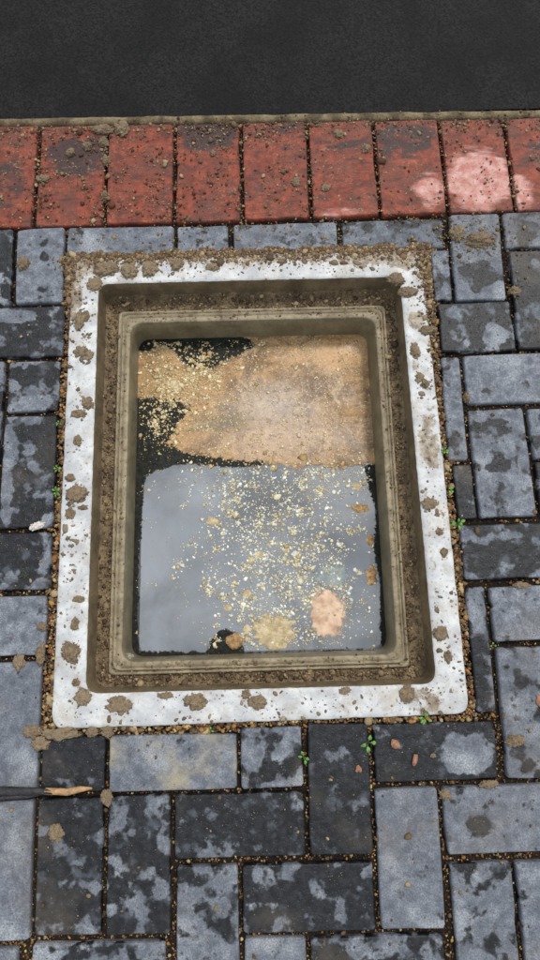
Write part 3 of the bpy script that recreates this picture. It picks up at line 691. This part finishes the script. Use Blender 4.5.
# mud specks on the rim
x, y, t = around(OUT, INN, 900, (1, 1)); kp = np.array([fbm(a * .03, b * .03, 13, 3) > -.12 for a, b in zip(x, y)]); x, y = x[kp], y[kp]; 
SAT = [(-342,497,12),(-331,470,10),(-338,437,12),(-330,330,18),(-335,177,20),(-334,-85,18),(-254,-167,20),(-131,-165,18),(-33,-169,16),(258,535,20),(276,356,12),(270,220,26),(266,143,14),(276,-107,14),(215,-168,22),(240,-150,14),(-254,594,16),(-200,600,20),(-317,569,16),(270,-70,12),(-345,90,16),(-335,40,14),(80,-170,40),(-320,-150,16)]
for a, b, g in SAT:
    x = np.r_[x, rng.normal(a, g * .7, 22)]; y = np.r_[y, rng.normal(b, g * .7, 22)]
def on_rim(a, b): return (-360 < a < 298 and -198 < b < 626) and not (-314 < a < 254 and -154 < b < 575)
kp = np.array([on_rim(a, b) for a, b in zip(x, y)]); x, y = x[kp], y[kp]; sz = rng.gamma(1.3, .95, len(x)) + .5
scatter('mud_specks', np.stack([x, y, 3.0 + 0 * x], 1), sz, pal(len(x), [(140, 124, 104), (120, 104, 86), (158, 142, 120)]), 'grit', flat=.3, label='small mud specks spattered on the white rim', cat='mud')

# ---------------------------------------------------------------- floating flakes
X, Y, S_ = [], [], []
def safe(x, y): return -256 < x < 190 and -98 < y < 500
tries = 0
while len(X) < 5200 and tries < 200000:
    tries += 1
    x = random.uniform(-256, 190); y = random.uniform(-98, 500)
    d = fbm(x * .022, y * .022, 21, 3) + .25 * fbm(x * .1, y * .1, 5, 2)
    if y < 235:
        bias = .10 - .28 * math.exp(-((x + 10) / 95) ** 2) + (.22 if x < -140 else 0) - (.1 if y > 190 else 0)
    else:
        bias = .12 - .35 * math.exp(-((x + 165) / 75) ** 2 - ((y - 400) / 75) ** 2) - .1 * math.exp(-((x - 20) / 150) ** 2)
    if d + random.uniform(-.15, .15) < bias: continue
    if ((x - 93) / 38) ** 2 + ((y + 36) / 50) ** 2 < 1: continue
    X.append(x); Y.append(y); S_.append(.5 + random.gammavariate(1.1, .62))
for cx, cyy, n, sg in [(-196, 412, 420, 26), (-140, 430, 260, 30), (-28, 72, 220, 30), (-5, -60, 300, 28), (60, 40, 220, 34), (125, 5, 130, 16), (-60, 0, 160, 24), (0, 150, 260, 60), (-60, 110, 160, 30), (70, 120, 160, 36), (20, 0, 120, 30), (-110, 60, 90, 30), (-210, 470, 140, 22), (168, 200, 60, 20), (-40, 190, 180, 50), (40, 170, 160, 40), (-230, 330, 160, 20), (-100, 225, 220, 60), (100, 226, 180, 50)]:
    for _ in range(n):
        x = random.gauss(cx, sg); y = random.gauss(cyy, sg)
        if safe(x, y): X.append(x); Y.append(y); S_.append(.5 + random.gammavariate(1.15, .85))
cr_ = random.Random(12)
for _ in range(150):
    cx = cr_.gauss(5, 85); cyy = cr_.uniform(-90, 235)
    if cr_.random() < .3: cx = cr_.gauss(-150, 60); cyy = cr_.gauss(400, 50)
    g = cr_.uniform(1.8, 6.5)
    for _k in range(cr_.randint(8, 46)):
        x = random.gauss(cx, g * 1.3); y = random.gauss(cyy, g)
        if safe(x, y): X.append(x); Y.append(y); S_.append(.75 + random.gammavariate(1.2, .6))
for _ in range(30):
    X.append(93 + random.gauss(0, 26)); Y.append(-36 + random.gauss(0, 36)); S_.append(1.0)
for _ in range(240):
    a = random.uniform(0, 6.28); q = random.gauss(1.05, .1)
    X.append(93 + 37 * q * math.cos(a)); Y.append(-36 + 50 * q * math.sin(a)); S_.append(random.uniform(.6, 1.7))
for _ in range(3600):
    x = random.uniform(-258, 192); y = random.uniform(-104, 500)
    if m_dark_refl(x, y) > 0 or random.random() < .12: X.append(x); Y.append(y); S_.append(random.uniform(.3, .95))
X, Y, S_ = map(np.array, (X, Y, S_)); fc = pal(len(X), [(228, 224, 200), (232, 232, 220), (214, 204, 168), (196, 176, 132)])
dim = S_ < .7; fc[dim] *= .6; up = Y > 235; fc[up] *= np.array([1.0, .86, .66])
scatter('floating_flakes', np.stack([X, Y, np.where(up, WATER + 1.1, WATER + .3)], 1), S_, fc, 'flake', flat=.28, jit=.45, label='cream and yellow flakes floating on the water', cat='flakes')

# ---------------------------------------------------------------- single clumps of mud, stones, leaves
CV, CF = ico(4)
def clump(name, x, y, rx, ry, h, label, z=3.0, mat='mud', cat='mud clump', group=None, ang=0.0, seed=None):
    seed = seed if seed is not None else x * .37 + y * .11
    V = []
    for v in CV:
        k = 1 + .42 * mnoise.fractal(Vector((v[0] * 1.9, v[1] * 1.9, v[2] * 1.2 + seed)), 0.55, 2.1, 6)
        px_, py_ = v[0] * rx * k, v[1] * ry * k
        V.append(((px_ * math.cos(ang) - py_ * math.sin(ang)) * MM, (px_ * math.sin(ang) + py_ * math.cos(ang)) * MM, (max(v[2], -.25) * h * k + .6 * mnoise.noise(Vector((v[0] * 6, v[1] * 6, seed)))) * MM))
    return link(name, npmesh(name, V, CF), mat, label=label, cat=cat, group=group, loc=(x * MM, y * MM, z * MM), smooth=True)
RC = [(-342, 497, 9, 15, 5, 'upper brown mud clump on the left white rim, near the top corner'),
      (-331, 506, 7, 9, 3, 'grey mud spot just right of the uppermost clump on the left rim'),
      (-338, 437, 11, 9, 4, 'brown mud clump on the left rim, below the uppermost one'),
      (-322, 430, 7, 8, 3, 'mud clump at the inner edge of the left rim beside the second clump'),
      (-322, 338, 10, 11, 5, 'brown mud clump on the inner side of the left rim, above the flat one'),
      (-337, 320, 14, 7, 3, 'wide flat mud clump on the left rim'),
      (-337, 272, 7, 9, 4, 'small square mud clump halfway up the left rim'),
      (-348, 205, 8, 7, 4, 'mud clump at the outer edge of the left rim, above the largest clump'),
      (-335, 177, 17, 14, 5, 'largest crumbly mud clump on the left rim, opposite the middle of the water'),
      (-345, 143, 8, 10, 3, 'mud clump close below the largest one on the left rim'),
      (-324, 153, 9, 4, 3, 'thin curved mud streak at the inner edge of the left rim'),
      (-325, 0, 10, 5, 3, 'thin pointed mud clump on the lower half of the left rim'),
      (-330, -40, 6, 11, 5, 'narrow upright mud clump on the lower half of the left rim'),
      (-334, -85, 15, 15, 5, 'big crumbly mud clump low on the left rim, above the bottom corner'),
      (-325, -131, 6, 6, 3, 'round mud spot low on the left rim, under the big crumbly clump'),
      (-312, -154, 13, 12, 3, 'mud smear inside the bottom left corner of the rim'),
      (-254, -167, 19, 12, 4, 'broad mud clump at the left end of the bottom rim'),
      (-131, -165, 17, 11, 4, 'brown mud clump on the bottom rim, left of its middle'),
      (-181, -155, 11, 5, 3, 'thin mud clump at the inner edge of the bottom rim'),
      (-33, -169, 14, 10, 5, 'crumbly mud clump at the middle of the bottom rim'),
      (-52, -157, 7, 7, 3, 'small mud clump up and left of the one at the middle of the bottom rim'),
      (107, -155, 9, 5, 3, 'small mud spot on the right half of the bottom rim'),
      (266, -70, 11, 10, 4, 'mud clump low on the right rim, above the bottom corner'),
      (276, -107, 6, 9, 3, 'forked mud mark on the right rim just above the bottom right stain'),
      (206, -163, 12, 12, 5, 'mud clump at the left of the stain in the bottom right corner'),
      (258, 535, 16, 10, 6, 'large mud clump at the inner top right corner of the rim'),
      (238, 560, 15, 12, 7, 'mud clump on the top rim at its right end'),
      (262, 420, 8, 13, 5, 'upright mud clump on the inner edge of the right rim, upper part'),
      (288, 459, 15, 8, 5, 'mud clump reaching over the outer edge of the right rim, upper part'),
      (266, 370, 7, 9, 4, 'small mud clump on the right rim above the dark pair'),
      (276, 356, 6, 8, 5, 'dark mud clump on the right rim, above the grey stain'),
      (266, 143, 12, 10, 4, 'brown round mud clump on the right rim, below the grey stain'),
      (279, 95, 6, 6, 3, 'round mud spot below the brown clump on the right rim'),
      (284, 60, 6, 7, 3, 'round mud spot at the middle of the right rim, lowest of three'),
      (-254, 594, 15, 14, 6, 'mud clump on the top rim near its left end'),
      (-215, 596, 14, 18, 7, 'tall mud clump on the top rim, second from the left'),
      (-165, 604, 12, 12, 6, 'mud clump on the top rim, third from the left'),
      (-99, 596, 11, 8, 4, 'round mud clump alone on the white part of the top rim'),
      (-317, 569, 13, 12, 4, 'mud clump in the top left corner of the rim'),
      (-295, 598, 22, 14, 8, 'broad soil clump over the top left end of the rim'),
      (30, 604, 8, 6, 4, 'small mud clump on the top rim right of its middle')]
for r in RC: clump('mud_clump', *r)
GC = [(397, 636, 25, 14, 9, 'large crumbly tan clod on the grey paver at the upper right'), (358, 650, 13, 16, 7, 'tan clod over the joint left of the large crumbly clod'),
      (-451, 614, 11, 12, 6, 'brown clod on the upper left grey paver'), (-372, 848, 8, 8, 7, 'round tan clod over the joint, left of the dark patch on the second red paver'),
      (-340, 861, 8, 8, 7, 'round tan clod on the dark patch of a red paver, middle of three'), (-309, 868, 9, 9, 8, 'round tan clod right of the middle one on the dark patch'),
      (-303, 828, 8, 10, 7, 'tan clod low at the right edge of the dark red paver patch'), (-312, 897, 22, 9, 7, 'heap of pale clods at the top edge of the red row'),
      (-275, 898, 14, 14, 7, 'pale clod right of the heap at the top edge of the red row'), (-423, 793, 12, 7, 5, 'flat clod on the leftmost red paver'),
      (-303, 752, 6, 9, 6, 'tan clod low at the joint right of the second red paver'), (-97, 838, 5, 5, 4, 'small pale clod on the paver with the dark top third'),
      (147, 872, 9, 8, 6, 'tan clod at the top of the fifth red paver'), (198, 838, 8, 9, 6, 'tan clod at the right side of the fifth red paver'), (118, 754, 8, 7, 5, 'tan clod in the middle of the fifth red paver'),
      (62, 770, 8, 9, 4, 'crumbly clod on the red paver left of the fifth'),
      (453, 530, 9, 9, 7, 'tan clod over the joint right of the short grey paver, upper right'), (345, 330, 5, 9, 5, 'small pinkish clod in the joint right of the narrow paver'),
      (-385, -88, 6, 16, 5, 'upright clod at the right edge of the lower left paver'), (-419, -97, 9, 12, 4, 'brown clod on the lower left paver'),
      (-391, -205, 14, 9, 8, 'brown clod at the left paver edge beside the bottom corner of the rim'), (-376, -222, 13, 10, 7, 'tan clod in the corner just below the left joint'),
      (-350, -209, 26, 8, 6, 'long pale clod under the bottom left corner of the rim'), (-272, -207, 9, 8, 6, 'brown clod below the rim where two bottom pavers meet'), (-296, -207, 9, 7, 6, 'grey clod in the gravel just left of where two bottom pavers meet'),
      (-270, -303, 8, 11, 6, 'tan clod in the joint right of the stick'), (-347, -352, 10, 12, 4, 'mustard clod on the dark paver below the stick'),
      (254, -312, 9, 7, 6, 'tan clod over the joint at the bottom right'), (322, -298, 13, 5, 5, 'pale clod in the joint above the bottom right paver'), (369, -236, 14, 8, 5, 'brown clod on the right paver near the lower right corner'),
      (406, 3, 13, 5, 5, 'long tan clod in the joint at the right'), (-384, -43, 7, 6, 4, 'small orange brown clod on the paver left of the lower rim')]
for r in GC: clump('dirt_clod', *r, z=3.2, cat='dirt clod')
clump('pebble', -401, 124, 13, 6, 5, 'white pointed pebble in the joint between two left pavers', z=3, mat='stone', cat='pebble', ang=.3)

def dry_leaf(x, y, rx, ry, ang, label):
    V = [(0, 0, 1.5)]; n = 11
    for k in range(n):
        a = 2 * math.pi * k / n; q = 1 + .8 * nz(k * 1.3, x, y)
        X_, Y_ = rx * math.cos(a) * q, ry * math.sin(a) * q
        V.append((X_ * math.cos(ang) - Y_ * math.sin(ang), X_ * math.sin(ang) + Y_ * math.cos(ang), 1 + 2.2 * nz(k * .7, 3, x) + .3))
    n_ = len(V); V += [(a, b, c - .7) for a, b, c in V]
    F = [(0, 1 + k, 1 + (k + 1) % n) for k in range(n)] + [(n_, n_ + 1 + (k + 1) % n, n_ + 1 + k) for k in range(n)]
    F += [(1 + k, n_ + 1 + k, n_ + 1 + (k + 1) % n) for k in range(n)] + [(1 + k, n_ + 1 + (k + 1) % n, 1 + (k + 1) % n) for k in range(n)]
    link('leaf_scrap', npmesh('leaf_scrap', np.array(V) * MM, F), 'dryleaf', label=label, cat='leaf scrap', loc=(x * MM, y * MM, .0042))
dry_leaf(182, -236, 6, 9, .5, 'orange leaf scrap on the dark paver under the bottom right of the rim, left one')
dry_leaf(211, -260, 4, 9, -.3, 'pale leaf scrap right of the orange one on the dark paver')
dry_leaf(122, -271, 5, 6, .2, 'pinkish leaf scrap on the all dark upright paver at the bottom')
clump('leaf_scrap', 240, -255, 4, 3, 2, 'tiny tan fleck on the half dark paver under the bottom right of the rim', z=3, cat='fleck')
dry_leaf(417, -180, 7, 12, .4, 'red orange leaf scrap at the right edge of the paving')

# ---------------------------------------------------------------- weeds
def leaf_mesh(length, width):
    V = []; n = 6
    for k in range(n + 1):
        t = k / n; w = width * math.sin(math.pi * min(.97, t ** .8 * .94 + .03)) ** .8 * .5; z = 1.5 * math.sin(t * math.pi) * length / 8
        V += [(-w, t * length, z + w * .35), (0, t * length, z), (w, t * length, z + w * .35)]
    m = len(V); V += [(a, b, c - .35) for a, b, c in V]; F = []
    for k in range(n):
        for j in (0, 1):
            a = k * 3 + j; F.append((a, a + 1, a + 4, a + 3)); F.append((m + a + 3, m + a + 4, m + a + 1, m + a))
        F.append((k * 3, k * 3 + 3, m + k * 3 + 3, m + k * 3)); F.append((k * 3 + 5, k * 3 + 2, m + k * 3 + 2, m + k * 3 + 5))
    return npmesh('leaf', np.array(V) * MM, F)
def tube(name, pts, r, mat, parent=None, seg=7, rough=0.0, **kw):
    V = []; F = []; n = len(pts)
    for i, p in enumerate(pts):
        p = Vector(p); d = (Vector(pts[min(i + 1, n - 1)]) - Vector(pts[max(i - 1, 0)])).normalized()
        u = d.cross(Vector((0, 0, 1))); u = u.normalized() if u.length > .05 else Vector((1, 0, 0)); v = d.cross(u)
        R = r[i] if isinstance(r, (list, tuple)) else r
        for k in range(seg):
            a = 2 * math.pi * k / seg; q = R * (1 + rough * nz(i * .5, k * 1.3, 7)); V.append(p + u * q * math.cos(a) + v * q * math.sin(a))
    for i in range(n - 1):
        for k in range(seg): F.append((i * seg + k, i * seg + (k + 1) % seg, (i + 1) * seg + (k + 1) % seg, (i + 1) * seg + k))
    me = pymesh(name, [tuple(q * MM) for q in V], F + [tuple(range(seg))[::-1], tuple(range((n - 1) * seg, n * seg))])
    return link(name, me, mat, parent, smooth=True, **kw)
def weed(x, y, n, size, label, seed):
    r = random.Random(seed)
    e = bpy.data.objects.new('weed_seedling', None); col.objects.link(e); e.location = (x * MM, y * MM, -.002)
    e['label'] = label; e['category'] = 'weed'; e['group'] = 'weeds growing in the joints'
    for k in range(n):
        a = 2 * math.pi * k / n + r.uniform(-.5, .5); st = r.uniform(.25, .7) * size; zz = r.uniform(5, 9)
        end = (math.sin(a) * -st, math.cos(a) * st, zz)
        tube('stem', [(0, 0, 0), (end[0] * .4, end[1] * .4, zz * .7), end], .45, 'stem', e, seg=5)
        lf = link('leaf', leaf_mesh(size * r.uniform(.75, 1.2), size * r.uniform(.6, .85)), 'leaf', e, smooth=True, loc=(end[0] * MM, end[1] * MM, end[2] * MM))
        lf.rotation_euler = (r.uniform(-.2, .25), r.uniform(-.3, .3), a)
for a in [(139, -234, 4, 11, 'clover like weed between the dark upright paver and the orange leaf paver', 1), (38, -252, 4, 8, 'small weed in the joint left of the dark upright paver', 2),
          (231, -200, 9, 8, 'bushy weed tuft under the bottom right corner of the rim', 3), (311, 109, 6, 9, 'bright weed in the joint right of the rim, below the narrow pavers', 4),
          (-369, 181, 6, 7, 'weed in the left gravel gap, lower of the close pair', 5), (-370, 222, 5, 6, 'weed in the left gravel gap, upper of the close pair', 6), (-372, 304, 4, 5, 'tiny weed in the left gravel gap, highest one', 7),
          (299, 234, 6, 6, 'weed in the right gap beside the grey rim stain', 8), (304, 165, 6, 6, 'weed in the right gap just below the narrow grey paver end', 9), (350, -91, 3, 5, 'tiny weed in the joint at the right, near the long dark strip paver', 10),
          (-108, -209, 3, 5, 'tiny weed under the middle left of the bottom rim', 11)]: weed(a[0], a[1], min(a[2], 6), a[3] * .8, a[4], a[5])

# ---------------------------------------------------------------- stick at the lower left
st = bpy.data.objects.new('stick', None); col.objects.link(st); st.location = (-.40, -.290, .008)
st['label'] = 'black wet stick with a peeled tan tip lying across the lower left pavers'; st['category'] = 'stick'
tube('bark', [(-330, 14, 3), (-240, 10, 4), (-150, 8, 5), (-80, 3, 4), (-20, 2, 3.5), (20, 1, 3), (48, -1, 2)], [7.5, 7.5, 7, 7, 6.5, 5.5, 4.5], 'bark', st, seg=12, rough=.3)
tube('twig', [(-330, -9, 1), (-200, -8, 1), (-90, -9, 1), (-30, -8, 0), (10, -7, -1), (34, -3, 0)], [4.5, 4.5, 4, 4, 3.5, 2], 'bark', st, seg=9, rough=.3)
tube('peeled_tip', [(36, 0, 2.6), (52, -1, 2), (70, -2, 2), (90, 1, 1.5), (108, 2, 1)], [4.8, 5, 5.4, 4.2, 1.5], 'wood', st, seg=10, rough=.5)
